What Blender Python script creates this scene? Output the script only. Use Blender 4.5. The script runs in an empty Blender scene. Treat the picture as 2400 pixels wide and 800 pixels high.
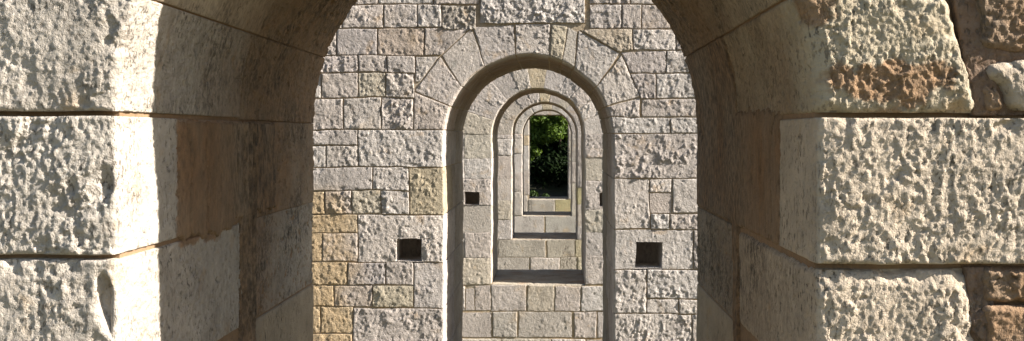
import bpy, math, random
import numpy as np

random.seed(7)
rng = np.random.default_rng(11)
F = 2400.0            # focal length in photo pixels
VX, VY = 1295.0, 315.0
EYE = 3.5             # eye height above the ground
col = bpy.context.scene.collection

# ------------------------------------------------------------------ noise
def _hash(ix, iy, iz, seed):
    h = (ix.astype(np.int64) * 374761393 + iy.astype(np.int64) * 668265263
         + iz.astype(np.int64) * 2147483647 + seed * 1274126177) & 0xffffffff
    h = ((h ^ (h >> 13)) * 1274126177) & 0xffffffff
    h = ((h ^ (h >> 16)) * 2246822519) & 0xffffffff
    return h ^ (h >> 15)

def perlin(x, y, z, seed=0):
    x0, y0, z0 = np.floor(x), np.floor(y), np.floor(z)
    fx, fy, fz = x - x0, y - y0, z - z0
    u, v, w = [t * t * t * (t * (t * 6 - 15) + 10) for t in (fx, fy, fz)]
    r = np.zeros_like(x)
    for dx in (0, 1):
        wx = u if dx else 1 - u
        for dy in (0, 1):
            wy = v if dy else 1 - v
            for dz in (0, 1):
                wz = w if dz else 1 - w
                h = _hash(x0 + dx, y0 + dy, z0 + dz, seed)
                gx = (h & 255) / 127.5 - 1
                gy = ((h >> 8) & 255) / 127.5 - 1
                gz = ((h >> 16) & 255) / 127.5 - 1
                r += wx * wy * wz * (gx * (fx - dx) + gy * (fy - dy) + gz * (fz - dz))
    return r * 1.25

def fbm(x, y, z, seed=0, octv=4, gain=0.5):
    a, r, t = 1.0, 0, 0
    for i in range(octv):
        r = r + a * perlin(x, y, z, seed + i * 17)
        t += a
        a *= gain
        x, y, z = x * 2.03, y * 2.03, z * 2.03
    return r / t * 1.6

def facets(x, z, seed):
    """broken planes: every cell of a jittered grid is a tilted chip"""
    x0, z0 = np.floor(x), np.floor(z)
    best = np.full(x.shape, 9e9); h = np.zeros_like(x)
    zero = np.zeros_like(x)
    for i in (-1, 0, 1):
        for j in (-1, 0, 1):
            k = _hash(x0 + i, zero, z0 + j, seed)
            cx = x0 + i + (k & 255) / 255.; cz = z0 + j + ((k >> 8) & 255) / 255.
            d = (x - cx) ** 2 + (z - cz) ** 2
            tx = ((k >> 16) & 255) / 127.5 - 1; tz = ((k >> 24) & 255) / 127.5 - 1
            v = .55 * (tx * (x - cx) + tz * (z - cz)) + .22 * (((k >> 4) & 255) / 127.5 - 1)
            m = d < best
            h = np.where(m, v, h); best = np.where(m, d, best)
    return h

def sstep(a, b, x):
    t = np.clip((x - a) / (b - a), 0, 1)
    return t * t * (3 - 2 * t)

# rough-hewn surface heights, metres, ~zero mean
def relief(P, style, amp, k, seed):
    x, y, z = P[..., 0] / k, P[..., 1] / k, P[..., 2] / k
    ang = (seed * 0.7) % 1.2 - 0.6
    if style == 'streak':               # long tool furrows running down
        ang = 0.25
        xr = x * math.cos(ang) + z * math.sin(ang)
        zr = (-x * math.sin(ang) + z * math.cos(ang)) * 0.3
        h = 0.9 * fbm(xr, y, zr, seed, 3) + 0.45 * fbm(x * 3, y * 3, z * 1.6, seed + 5, 4, .65)
    elif style == 'pit':                # hacked pits between knobs
        wx = x + .5 * perlin(x * 1.3, y, z * 1.3, seed + 40)
        n = fbm(wx, y, z * .9, seed, 3)
        b = np.abs(perlin(wx * 1.25 + 9, y, z * 1.0, seed + 3))
        h = .75 * sstep(-.35, .3, n) - .45 + .7 * (b - .22) + .3 * fbm(x * 3.5, y * 3.5, z * 3.5, seed + 8, 3, .6)
    elif style == 'knob':               # close knobbly quarry face
        wx = x + .55 * perlin(x * 1.1, y, z * 1.1, seed + 40)
        wz = z + .55 * perlin(x * 1.1 + 7, y, z * 1.1, seed + 41)
        b = np.abs(perlin(wx, y, wz, seed + 3))
        c = np.abs(perlin(wx * 2.1, y, wz * 2.1, seed + 4))
        h = 1.1 * (b - .22) + .5 * (c - .22) + .35 * fbm(x * .4, y, z * .4, seed, 2) + .22 * fbm(x * 4, y * 4, z * 4, seed + 8, 3, .65)
    elif style == 'ridge':              # crusty ridges standing over worn hollows
        wx = x + .6 * fbm(x * 1.1, y, z * 1.1, seed + 40, 3)
        wz = z + .6 * fbm(x * 1.1 + 7, y, z * 1.1, seed + 41, 3)
        b = np.sqrt(perlin(wx * .8, y, wz * .6, seed + 3) ** 2 + .004)
        c = np.sqrt(perlin(wx * 1.9, y, wz * 1.5, seed + 4) ** 2 + .004)
        h = 1.25 * (.22 - b) + .75 * (.22 - c) + .4 * fbm(x * .35, y, z * .35, seed, 2)
    elif style == 'tool':               # diagonal point-chisel strokes
        ca, sa = math.cos(ang), math.sin(ang)
        xr, zr = x * ca + z * sa, (-x * sa + z * ca) * .38
        b = perlin(xr * 1.1, y, zr * 1.1, seed + 3)
        h = .6 * b + .55 * fbm(xr * 2.2, y * 2, zr * 2.4, seed, 3, .65) + .35 * fbm(x * .45, y, z * .45, seed + 9, 2)
    else:                               # dressed
        h = .5 * fbm(x, y, z, seed, 3) + .4 * fbm(x * 4, y * 4, z * 3, seed + 3, 3) - .9 * sstep(.28, .6, fbm(x * 1.9, y * 1.9, z * 1.2, seed + 6, 3))
    if style not in ('smooth', 'dress'):
        q = 2.6
        X_, Z_ = P[..., 0], P[..., 2]
        wv = .35 * fbm(x * 1.2, y, z * 1.2, seed + 62, 3)
        fc = facets(x * .55 + wv, z * .42 + wv, seed + 63) + .5 * facets(x * 1.3 + wv, z * 1.1 - wv, seed + 64)
        calm = .28 + .98 * sstep(-.35, .35, fbm(X_ * 7 * .05 / k, Z_ * 0, Z_ * 7 * .05 / k, seed + 65, 3))
        h = calm * (.42 * h + .55 * fc) + .48 * (.35 + .65 * calm) * fbm(x * q + 3, y * q, z * q * .8, seed + 60, 4, .75) + .22 * np.abs(perlin(x * 5.2, y * 5, z * 4.2, seed + 61)) - .04
    return amp * h

# ------------------------------------------------------------------ materials
def nodes_of(name):
    m = bpy.data.materials.new(name)
    m.use_nodes = True
    nt = m.node_tree
    b = nt.nodes['Principled BSDF']
    b.inputs['Roughness'].default_value = .92
    b.inputs['Specular IOR Level'].default_value = .18
    return m, nt, b

def N(nt, t, **kw):
    n = nt.nodes.new(t)
    for k, v in kw.items():
        if k in n.inputs:
            n.inputs[k].default_value = v
        else:
            setattr(n, k, v)
    return n

def noise(nt, vec, scale, detail=4, rough=.55, dist=0):
    n = N(nt, 'ShaderNodeTexNoise')
    n.inputs['Scale'].default_value = scale
    n.inputs['Detail'].default_value = detail
    n.inputs['Roughness'].default_value = rough
    n.inputs['Distortion'].default_value = dist
    nt.links.new(vec, n.inputs['Vector'])
    return n.outputs['Fac']

def ramp(nt, fac, a, b, lo=0., hi=1.):
    n = N(nt, 'ShaderNodeMapRange')
    n.inputs['From Min'].default_value = a
    n.inputs['From Max'].default_value = b
    n.inputs['To Min'].default_value = lo
    n.inputs['To Max'].default_value = hi
    nt.links.new(fac, n.inputs['Value'])
    return n.outputs['Result']

def mixc(nt, fac, a, b, mode='MIX'):
    n = N(nt, 'ShaderNodeMix', data_type='RGBA', blend_type=mode)
    for s, v in ((n.inputs[0], fac), (n.inputs[6], a), (n.inputs[7], b)):
        if isinstance(v, (int, float)):
            s.default_value = v
        elif isinstance(v, tuple):
            s.default_value = (*v, 1)
        else:
            nt.links.new(v, s)
    return n.outputs[2]

def mth(nt, op, a, b=0.):
    n = N(nt, 'ShaderNodeMath', operation=op)
    for s, v in zip(n.inputs, (a, b)):
        if isinstance(v, (int, float)):
            s.default_value = v
        else:
            nt.links.new(v, s)
    return n.outputs[0]

def stone_material(name, s=1., warm=(.46, .30, .15), brown=(.185, .115, .066), pits=.5, bump=.003, spec=.0):
    """limestone: block tint from the object colour, lichen, specks, brown mortar smear from 'stain'"""
    m, nt, b = nodes_of(name)
    tc = N(nt, 'ShaderNodeTexCoord').outputs['Object']
    oi = N(nt, 'ShaderNodeObjectInfo')
    off = N(nt, 'ShaderNodeVectorMath', operation='MULTIPLY_ADD')
    off.inputs[1].default_value = (0, 0, 0)
    cmb = N(nt, 'ShaderNodeCombineXYZ')
    nt.links.new(mth(nt, 'MULTIPLY', oi.outputs['Random'], 37.), cmb.inputs[0])
    nt.links.new(mth(nt, 'MULTIPLY', oi.outputs['Random'], 91.), cmb.inputs[1])
    ad = N(nt, 'ShaderNodeVectorMath', operation='ADD')
    nt.links.new(tc, ad.inputs[0]); nt.links.new(cmb.outputs[0], ad.inputs[1])
    v = ad.outputs[0]
    st = N(nt, 'ShaderNodeMapping'); st.inputs['Scale'].default_value = (1, 1, .45)
    nt.links.new(v, st.inputs['Vector'])
    vs = st.outputs[0]
    base = oi.outputs['Color']
    big = ramp(nt, noise(nt, v, 6 * s, 5, .6), .3, .72, .78, 1.16)
    c = mixc(nt, 1., base, N(nt, 'ShaderNodeCombineColor').outputs[0], 'MULTIPLY')
    cc = c.node.inputs[7].links[0].from_node
    for i in range(3):
        nt.links.new(big, cc.inputs[i])
    mid = ramp(nt, noise(nt, v, 45 * s, 4, .65), .3, .7)
    c = mixc(nt, mth(nt, 'MULTIPLY', mid, .28), c, (.30, .27, .23))
    w = ramp(nt, noise(nt, v, 9 * s, 5, .6, .4), .60, .74)
    c = mixc(nt, mth(nt, 'MULTIPLY', w, .5), c, warm)
    g = ramp(nt, noise(nt, v, 14 * s, 6, .65, .3), .62, .72)
    c = mixc(nt, mth(nt, 'MULTIPLY', g, .45), c, (.26, .27, .25))
    sp = ramp(nt, noise(nt, vs, 95 * s, 4, .65), .555, .64)
    sm = ramp(nt, noise(nt, v, 7 * s, 3), .35, .65)
    speck = mth(nt, 'MULTIPLY', sp, sm)
    c = mixc(nt, mth(nt, 'MULTIPLY', speck, pits), c, (.09, .075, .06))
    ao = N(nt, 'ShaderNodeAttribute', attribute_name='ochre')
    ow = mth(nt, 'MULTIPLY', ao.outputs['Fac'], ramp(nt, noise(nt, v, 30 * s, 5, .7), .25, .6, .35, 1.))
    c = mixc(nt, ow, c, (.45, .325, .19))
    at = N(nt, 'ShaderNodeAttribute', attribute_name='stain')
    bn = mixc(nt, ramp(nt, noise(nt, v, 16 * s, 6, .7), .3, .7), brown, (brown[0] * 1.9, brown[1] * 1.75, brown[2] * 1.6))
    c = mixc(nt, at.outputs['Fac'], c, bn)
    dk = N(nt, 'ShaderNodeAttribute', attribute_name='grime')
    gk = mth(nt, 'MULTIPLY', dk.outputs['Fac'], ramp(nt, noise(nt, vs, 55 * s, 5, .7), .42, .62))
    c = mixc(nt, gk, c, (.07, .06, .05))
    nt.links.new(c, b.inputs['Base Color'])
    h = mth(nt, 'ADD', noise(nt, v, 160 * s, 4, .7), mth(nt, 'MULTIPLY', noise(nt, v, 55 * s, 3, .6), 1.3))
    h = mth(nt, 'SUBTRACT', h, mth(nt, 'MULTIPLY', speck, 1.2))
    bp = N(nt, 'ShaderNodeBump')
    bp.inputs['Strength'].default_value = .75
    bp.inputs['Distance'].default_value = bump
    nt.links.new(h, bp.inputs['Height'])
    nt.links.new(bp.outputs[0], b.inputs['Normal'])
    return m

M_NEAR = stone_material('pale_limestone_near', 1.4, warm=(.42, .27, .13), pits=.85, bump=.006)
M_FACE = stone_material('pale_limestone', .8, warm=(.45, .29, .14), pits=.45, bump=.011)
M_FAR = stone_material('pale_limestone_far', .55, warm=(.45, .30, .15), pits=.4, bump=.009)

def mortar_material(name, a, b_, scale):
    m, nt, b = nodes_of(name)
    tc = N(nt, 'ShaderNodeTexCoord').outputs['Object']
    c = mixc(nt, ramp(nt, noise(nt, tc, 3.2, 5, .6), .35, .65), a, b_)
    c = mixc(nt, ramp(nt, noise(nt, tc, 60, 4, .7), .35, .75, 0, .6), c, (.16, .12, .085))
    nt.links.new(c, b.inputs['Base Color'])
    bp = N(nt, 'ShaderNodeBump'); bp.inputs['Strength'].default_value = 1; bp.inputs['Distance'].default_value = .006
    nt.links.new(noise(nt, tc, scale, 6, .7), bp.inputs['Height'])
    nt.links.new(bp.outputs[0], b.inputs['Normal'])
    return m
M_MORTAR_NEAR = mortar_material('brown_mortar', (.24, .15, .085), (.34, .22, .13), 45)
M_MORTAR = mortar_material('sandy_mortar', (.44, .39, .32), (.43, .30, .16), 30)

# ------------------------------------------------------------------ mesh helpers
def build(name, V, Q, mat, parent, attrs=None, color=None, smooth=True, label=None, kind=None):
    me = bpy.data.meshes.new(name)
    V = np.asarray(V, dtype=np.float32).copy()
    if parent is not None:
        V -= np.array(parent.location, dtype=np.float32)
    me.from_pydata(V.tolist(), [], Q if isinstance(Q, list) else Q.tolist())
    if attrs:
        for k, a in attrs.items():
            at = me.attributes.new(k, 'FLOAT', 'POINT')
            at.data.foreach_set('value', np.asarray(a, dtype=np.float32).ravel())
    if smooth:
        me.polygons.foreach_set('use_smooth', [True] * len(me.polygons))
    me.materials.append(mat)
    me.update()
    o = bpy.data.objects.new(name, me)
    if parent is not None:
        o.parent = parent
    if color is not None:
        o.color = (*color, 1)
    if label:
        o['label'] = label
    if kind:
        o['kind'] = kind
    col.objects.link(o)
    return o

def grid_faces(n, m, base=0, flip=False):
    i, j = np.meshgrid(np.arange(n - 1), np.arange(m - 1), indexing='ij')
    a = base + i * m + j
    q = np.stack([a, a + 1, a + m + 1, a + m], -1).reshape(-1, 4)
    return q[:, ::-1] if flip else q

def skirted(P, Nn, depth, arrs):
    """pad the grid by one ring pushed back into the wall so each stone has sides"""
    Pp = np.pad(P, ((1, 1), (1, 1), (0, 0)), mode='edge')
    Np = np.pad(Nn, ((1, 1), (1, 1), (0, 0)), mode='edge')
    msk = np.ones(Pp.shape[:2], bool); msk[1:-1, 1:-1] = False
    Pp[msk] -= Np[msk] * depth
    return Pp, [np.pad(a, 1, mode='edge') for a in arrs]

def lines(length, res, lo, hi, extra=(), edge=True):
    n = max(3, int(math.ceil(length / res)) + 1)
    t = list(np.linspace(lo, hi, n))
    if edge:
        q = min(.0016 / length, (hi - lo) * .1)
        t += [lo + q, hi - q]
    for e in extra:
        if lo < e < hi:
            t.append(e)
    return np.array(sorted(set(round(x, 6) for x in t)))

def jit(c, v=.07):
    f = 1 + random.uniform(-v, v)
    a = random.uniform(-.02, .025)
    return (c[0] * f * (1 + a), c[1] * f * .985, c[2] * f * (1 - a))

GREY = (.485, .435, .395); PALE = (.55, .505, .46); GOLD = (.50, .40, .27); GREEN = (.47, .43, .35)
CREAM = (.53, .435, .325); CHALK = (.50, .445, .375); TAN = (.42, .34, .24); BROWN = (.25, .17, .105); ROSE = (.44, .37, .31)

class Pier:
    def __init__(self, d0, d1, xl, xr, ztop, zsill, label, res, mat, mortar, warp=.006, seed=0, rect=False):
        self.d0, self.d1, self.xl, self.xr = d0, d1, xl, xr
        self.cx, self.R = (xl + xr) / 2, (xr - xl) / 2
        self.cz = ztop - (0 if rect else self.R)
        self.zs, self.res, self.mat, self.mortar, self.warp, self.seed = zsill, res, mat, mortar, warp, seed
        self.rect = rect
        self.rec = .032 if seed == 1 else .0065
        self.low = .018 if seed == 1 else .0045
        self.holes = []
        r = bpy.data.objects.new('stone_pier', None)
        r.empty_display_size = .3
        r.location = (self.cx, d0, 0)
        col.objects.link(r)
        r['label'] = label; r['category'] = 'pier'; r['group'] = 'arched stone piers standing in a row'
        self.root = r
        self.n = 0
        self.fill = []
    # photo pixel -> (x, z) on the front plane (z relative to the eye)
    def w(self, p):
        return np.array([(p[0] - VX) * self.d0 / F, (VY - p[1]) * self.d0 / F])
    def wwarp(self, X, Z):
        a = self.warp
        dx = a * (perlin(X * 3.1, Z * 0 + .5, Z * 3.1, self.seed + 71) + .5 * perlin(X * 11, Z * 0 + .5, Z * 11, self.seed + 73))
        dz = a * (perlin(X * 3.1, Z * 0 + 5.5, Z * 3.1, self.seed + 72) + .5 * perlin(X * 11, Z * 0 + 5.5, Z * 11, self.seed + 74))
        return X + dx, Z + dz
    # ---- face block
    def block(self, c, style='tool', amp=.009, k=.045, color=GREY, off=0., gap=.0020, er=.005, drop=.003,
              hole=None, name='stone_block', label=None, res=None, stain=None, dent=None, coarse=False, world=False):
        self.n += 1
        sd = self.seed * 100 + self.n
        if len(c) == 4 and not hasattr(c[0], '__len__'):
            x0, y0, x1, y1 = c
            c = [(x0, y0), (x1, y0), (x1, y1), (x0, y1)]
        TL, TR, BR, BL = [np.array(p, float) if world else self.w(p) for p in c]
        lu = .5 * (np.linalg.norm(TR - TL) + np.linalg.norm(BR - BL))
        lv = .5 * (np.linalg.norm(BL - TL) + np.linalg.norm(BR - TR))
        res = res or self.res
        gap = gap * random.uniform(.35, 1.15)
        gu, gv = min(.3, gap / lu), min(.3, gap / lv)
        eu, ev = [], []
        if hole is not None:
            a, b_ = self.w(hole[:2]), self.w(hole[2:])
            ux = [(a[0] - TL[0]) / (TR[0] - TL[0]), (b_[0] - TL[0]) / (TR[0] - TL[0])]
            vz = [(a[1] - TL[1]) / (BL[1] - TL[1]), (b_[1] - TL[1]) / (BL[1] - TL[1])]
            e = .004
            eu = [ux[0], ux[0] + e / lu, ux[1], ux[1] - e / lu]
            ev = [vz[0], vz[0] + e / lv, vz[1], vz[1] - e / lv]
        u = lines(lu, res, gu, 1 - gu, eu); v = lines(lv, res, gv, 1 - gv, ev)
        Vv, U = np.meshgrid(v, u, indexing='ij')
        XZ = ((1 - U) * (1 - Vv))[..., None] * TL + (U * (1 - Vv))[..., None] * TR + (U * Vv)[..., None] * BR + ((1 - U) * Vv)[..., None] * BL
        X0, Z0 = XZ[..., 0], XZ[..., 1]
        X, Z = self.wwarp(X0, Z0)
        P = np.stack([X, np.full_like(X, self.d0), Z], -1)
        du = np.minimum(U - gu, 1 - gu - U) * lu
        dv = np.minimum(Vv - gv, 1 - gv - Vv) * lv
        ed = np.where((du < er) & (dv < er), er - np.hypot(np.maximum(er - du, 0), np.maximum(er - dv, 0)), np.minimum(du, dv))
        ed = ed + .45 * er * fbm(X * 25, X * 0, Z * 25, sd + 5, 2)
        roll = np.clip(ed / er, 0, 1); roll = np.sqrt(np.clip(1 - (1 - roll) ** 2, 0, 1))
        h = relief(P, style, amp, k, sd)
        if not coarse:
            h = h - .016 * sstep(.15, .6, fbm(X * 13, X * 0, Z * 13, sd + 80, 3)) * np.clip(1 - ed / .030, 0, 1)
        if dent is not None:
            h = h + dent(X, Z)
        y = self.d0 + off + drop * (1 - roll) - h * (.25 + .75 * roll)
        y = np.minimum(y, self.d0 + self.rec - .004 - .0009 * (self.n % 5 if self.seed == 1 else 0))
        if hole is not None:
            ins = (U > ux[0] + .5 * e / lu) & (U < ux[1] - .5 * e / lu) & (Vv > vz[0] + .5 * e / lv) & (Vv < vz[1] - .5 * e / lv)
            y = np.where(ins, self.d0 + .30, y)
        P[..., 1] = y
        Nn = np.zeros_like(P); Nn[..., 1] = -1
        st = np.zeros_like(X) if stain is None else stain(X, P[..., 1], Z)
        gr = st * 0; oc = st * 0
        if self.seed > 1 and not coarse:
            gr = .75 * sstep(.05, .6, fbm(X * 2.2, X * 0 + self.seed, Z * .8, 401, 4) + .25 * fbm(X * 14, X * 0, Z * 2.5, 402, 3))
            oc = .55 * sstep(.22, .6, fbm(X * 1.7, X * 0 + self.seed * 3, Z * 1.7, 403, 5))
            if self.seed == 2:
                oc = np.maximum(oc, .78 * sstep(-.1, .35, (-1.38 - X) * 1.6 + (-.35 - Z) * .12 + .28 * fbm(X * 4, X * 0, Z * 4, 404, 5)) * sstep(-.3, -.5, Z))
        P2, (st, gr, oc) = skirted(P, Nn, .07, [st, gr, oc])
        P2[..., 2] += EYE
        n, m = P2.shape[:2]
        if coarse:
            self.fill.append((P2.reshape(-1, 3), grid_faces(n, m, flip=True)))
            return None
        return build(name, P2.reshape(-1, 3), grid_faces(n, m, flip=True), self.mat, self.root,
                     {'stain': st, 'grime': gr, 'ochre': oc}, jit(color), label=label)
    # ---- ring geometry (jambs + arch); s runs from the left jamb's foot over the arch
    def s_of(self, p, world=False):
        x, z = p if world else self.w(p)
        L = math.pi * self.R if not self.rect else 0
        if z < self.cz:
            return (z - self.cz) if x < self.cx else L + (self.cz - z)
        a = math.atan2(z - self.cz, self.cx - x)
        return a * self.R
    def ring(self, s):
        L = math.pi * self.R
        s = np.asarray(s, float)
        a = np.clip(s / self.R, 0, math.pi)
        x = self.cx - self.R * np.cos(a)
        z = self.cz + self.R * np.sin(a) + np.where(s < 0, s, 0) - np.where(s > L, s - L, 0)
        return x, z, np.cos(a), -np.sin(a)
    def stone(self, s0, s1, o0, o1, dep, style='tool', amp=.009, k=.045, color=GREY, off=0., gap=.0011, er=.005, drop=.003,
              front=True, d_start=None, rc=.014, margin=.03, jamp=.0025, jstyle='dress', jk=.05, name='jamb_stone', label=None,
              stain=None, grime=None, hole=None, dent=None, res=None, world=False, rear_open=False, jres=None, sink=0.):
        """one stone that wraps from the pier's face round the arris into the opening"""
        self.n += 1
        sd = self.seed * 100 + self.n
        res = res or self.res
        jres = jres or res * 1.5
        ls = abs(s1 - s0)
        g = gap / ls
        ex_w, ex_u = [], []
        if front:
            O0 = np.array(o0, float) if world else self.w(o0)
            O1 = np.array(o1, float) if world else self.w(o1)
            lf = .5 * (np.linalg.norm(O0 - np.array(self.ring(s0)[:2])) + np.linalg.norm(O1 - np.array(self.ring(s1)[:2])))
            lsf = .5 * (ls + np.linalg.norm(O1 - O0))
        else:
            lsf = ls
        if hole is not None:
            a, b_ = self.w(hole[:2]), self.w(hole[2:])
            self.holes.append((a[0] - .012, b_[1] - .012, b_[0] + .012, a[1] + .012))
            e = .004
            zi0, zi1 = self.ring(s0)[1], self.ring(s1)[1]
            wz = sorted([(a[1] - zi0) / (zi1 - zi0), (b_[1] - zi0) / (zi1 - zi0)])
            xi = self.ring(.5 * (s0 + s1))[0]
            xo = O0[0]
            ux = sorted([(a[0] - xi) / (xo - xi), (b_[0] - xi) / (xo - xi)])
            ex_w = [wz[0], wz[0] + e / ls, wz[1], wz[1] - e / ls]
            ex_u = [ux[0], ux[0] + e / lf, ux[1], ux[1] - e / lf]
        wv = lines(lsf, res, g, 1 - g, ex_w)
        s = s0 + (s1 - s0) * wv
        rx, rz, nx, nz = self.ring(s)
        if s1 < s0:
            pass
        rows_p, rows_n, pl, fr = [], [], [], []
        if front:
            u = lines(lf, res, 0, 1 - gap / lf, ex_u)[::-1]
            o = O0[None] * (1 - wv[:, None]) + O1[None] * wv[:, None]
            for uu in u:
                ix, iz = rx - nx * rc, rz - nz * rc
                x = ix * (1 - uu) + o[:, 0] * uu; z = iz * (1 - uu) + o[:, 1] * uu
                rows_p.append(np.stack([x, np.full_like(x, self.d0), z], -1))
                rows_n.append(np.tile([0., -1., 0.], (len(x), 1)))
                pl.append(-uu * lf); fr.append(1.)
            for q in (.25, .5, .75):
                a = q * math.pi / 2
                cxx, czz, cy = rx - nx * rc, rz - nz * rc, self.d0 + rc
                nn = np.stack([nx * math.sin(a), np.full_like(nx, -math.cos(a)), nz * math.sin(a)], -1)
                rows_p.append(np.stack([cxx, np.full_like(cxx, cy), czz], -1) + nn * rc)
                rows_n.append(nn); pl.append(rc * q * 1.5); fr.append(1 - q)
            ya = self.d0 + rc
        else:
            ya = d_start + gap
        yb = (self.d0 if front else d_start) + dep - (0 if rear_open else gap)
        nd = lines(1., jres, ya, yb) if False else np.unique(np.round(np.concatenate([np.linspace(ya, yb, max(3, int(math.ceil((yb - ya) / jres)) + 1)), [ya + .0016, yb - .0016]]), 6))
        for yy in nd:
            rows_p.append(np.stack([rx, np.full_like(rx, yy), rz], -1))
            rows_n.append(np.stack([nx, np.zeros_like(nx), nz], -1))
            pl.append(yy - self.d0); fr.append(0.)
        P = np.stack(rows_p, 1); Nn = np.stack(rows_n, 1)
        pl = np.array(pl); fr = np.array(fr)
        X, Z = self.wwarp(P[..., 0], P[..., 2])
        P[..., 0], P[..., 2] = X, Z
        W = wv[:, None] + 0 * pl[None]
        # local width of the stone along s differs between arris and outer edge
        ds = np.minimum(W - g, 1 - g - W) * (ls + (lsf - ls) * np.clip(-pl / .3, 0, 1)[None])
        ends = np.minimum(pl[None] - pl[0], pl[-1] - pl[None]) if not rear_open else (pl[None] - pl[0])
        if not front:
            ends = np.minimum(pl[None] - pl[0], np.where(rear_open, 9., 1.) * (pl[-1] - pl[None]) + np.where(rear_open, 9., 0))
        ends = ends + 0 * W
        erl = er * (.35 + .65 * fr[None] + 0 * W)
        ed = np.where((ds < erl) & (ends < erl), erl - np.hypot(np.maximum(erl - ds, 0), np.maximum(erl - ends, 0)), np.minimum(ds, ends))
        ed = ed + .4 * erl * fbm(P[..., 0] * 25, P[..., 1] * 25, P[..., 2] * 25, sd + 5, 2)
        roll = np.clip(ed / erl, 0, 1); roll = np.sqrt(np.clip(1 - (1 - roll) ** 2, 0, 1))
        hf = relief(P, style, amp, k, sd)
        if dent is not None:
            hf = hf + dent(P[..., 0], P[..., 2]) * (fr[None] > 0)
        hf = hf - .016 * sstep(.15, .6, fbm(P[..., 0] * 13, P[..., 1] * 3, P[..., 2] * 13, sd + 80, 3)) * np.clip(1 - ed / .030, 0, 1)
        hj = relief(P, jstyle, jamp, jk, sd + 50)
        mw = sstep(0, 1, np.clip((-pl) / max(margin, 1e-3), 0, 1))[None] * fr[None]
        mw = np.clip(mw + .22 * fr[None] * (1 - mw), 0, 1) if margin > .02 else fr[None] * 1.
        h = hf * mw + hj * (1 - mw)
        h = np.maximum(h, -self.low)
        if front:
            aw = fbm(P[..., 0] * 9, P[..., 1] * 2, P[..., 2] * 9, sd + 90, 4)
            h = h - (.002 + .026 * sstep(.08, .6, aw)) * np.exp(-(pl[None] / .022) ** 2) * (1 if self.seed > 1 or margin > .003 else .8)
        disp = h * (.25 + .75 * roll) - drop * (1 - roll) * (.45 + .55 * fr[None]) - off * fr[None] - sink
        if front:
            disp = np.maximum(disp, -(self.rec - .004))
        if hole is not None:
            U = np.clip(-pl / lf, -1, 1)[None] + 0 * W
            ins = (U > ux[0] + .5 * e / lf) & (U < ux[1] - .5 * e / lf) & (W > wz[0] + .5 * e / ls) & (W < wz[1] - .5 * e / ls)
            disp = np.where(ins, -.30, disp)
        P = P + Nn * disp[..., None]
        st = np.zeros(P.shape[:2]) if stain is None else stain(P[..., 0], P[..., 1], P[..., 2])
        gr = np.zeros(P.shape[:2]) if grime is None else grime(P[..., 0], P[..., 1], P[..., 2])
        P2, (st, gr) = skirted(P, Nn, .06, [st, gr])
        P2[..., 2] += EYE
        n, m = P2.shape[:2]
        return build(name, P2.reshape(-1, 3), grid_faces(n, m), self.mat, self.root,
                     {'stain': st, 'grime': gr}, jit(color), label=label)
    def fill_rect(self, x0, z0, x1, z1, rh=.32, wr=(.35, .8), res=.045):
        z = z1
        while z > z0 + .02:
            h = rh * random.uniform(.75, 1.25)
            if z - h < z0 + .14:
                h = z - z0
            x = x0
            while x < x1 - .02:
                w_ = random.uniform(*wr)
                if x + w_ > x1 - .2:
                    w_ = x1 - x
                self.block([(x, z), (x + w_, z), (x + w_, z - h), (x, z - h)], coarse=True, world=True, res=.014 if self.seed < 3 else .03, k=.06,
                           amp=random.uniform(.008, .014), style=random.choice(['tool', 'knob', 'pit']), off=random.uniform(-.003, .004))
                x += w_
            z -= h
    def finish(self, xa=-2.8, xb=2.5, za=-EYE, zb=3.2, sill=True):
        if self.fill:
            V, Q, b = [], [], 0
            for p, q in self.fill:
                V.append(p); Q.append(q + b); b += len(p)
            V = np.concatenate(V); Q = np.concatenate(Q)
            build('outer_masonry', V, Q, self.mat, self.root, {'stain': np.zeros(len(V)), 'grime': np.zeros(len(V))}, GREY if self.seed > 1 else (.51, .45, .365), kind='stuff')
        # solid core of rubble and mortar behind the facing stones
        e = .006 if self.seed == 1 else .008
        R, L = self.R + e, self.xl - e
        Rr = self.xr + e
        y0, y1 = self.d0 + self.rec, self.d1 - .002
        zs = self.zs - .02
        quads, wall = [], []
        quads.append([(xa, za), (L, za), (L, zb), (xa, zb)])
        quads.append([(Rr, za), (xb, za), (xb, zb), (Rr, zb)])
        quads.append([(L, za), (Rr, za), (Rr, zs), (L, zs)])
        if self.rect:
            arc = [(L, self.cz + e), (Rr, self.cz + e)]
        else:
            arc = [(self.cx - R * math.cos(a), self.cz + R * math.sin(a)) for a in np.linspace(0, math.pi, 41)]
        for p, q in zip(arc[:-1], arc[1:]):
            quads.append([p, q, (q[0], zb), (p[0], zb)])
        for hx0, hz0, hx1, hz1 in self.holes:
            nq = []
            for q in quads:
                x0, x1 = q[0][0], q[1][0]
                if len({p[1] for p in q}) == 2 and x0 <= hx0 and hx1 <= x1 and q[0][1] <= hz0 and hz1 <= q[2][1]:
                    a_, b2_ = q[0][1], q[2][1]
                    for r in ((x0, a_, hx0, b2_), (hx1, a_, x1, b2_), (hx0, a_, hx1, hz0), (hx0, hz1, hx1, b2_)):
                        nq.append([(r[0], r[1]), (r[2], r[1]), (r[2], r[3]), (r[0], r[3])])
                else:
                    nq.append(q)
            quads = nq
        loop = [(Rr, zs), (L, zs)] + arc + [(Rr, zs)]
        V, Q = [], []
        for qd in quads:
            for yy, fl in ((y0, False), (y1, True)):
                i = len(V); V += [(x, yy, z + EYE) for x, z in qd]
                Q.append([i, i + 1, i + 2, i + 3] if not fl else [i + 3, i + 2, i + 1, i])
        out = [(xa, za), (xb, za), (xb, zb), (xa, zb), (xa, za)]
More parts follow.
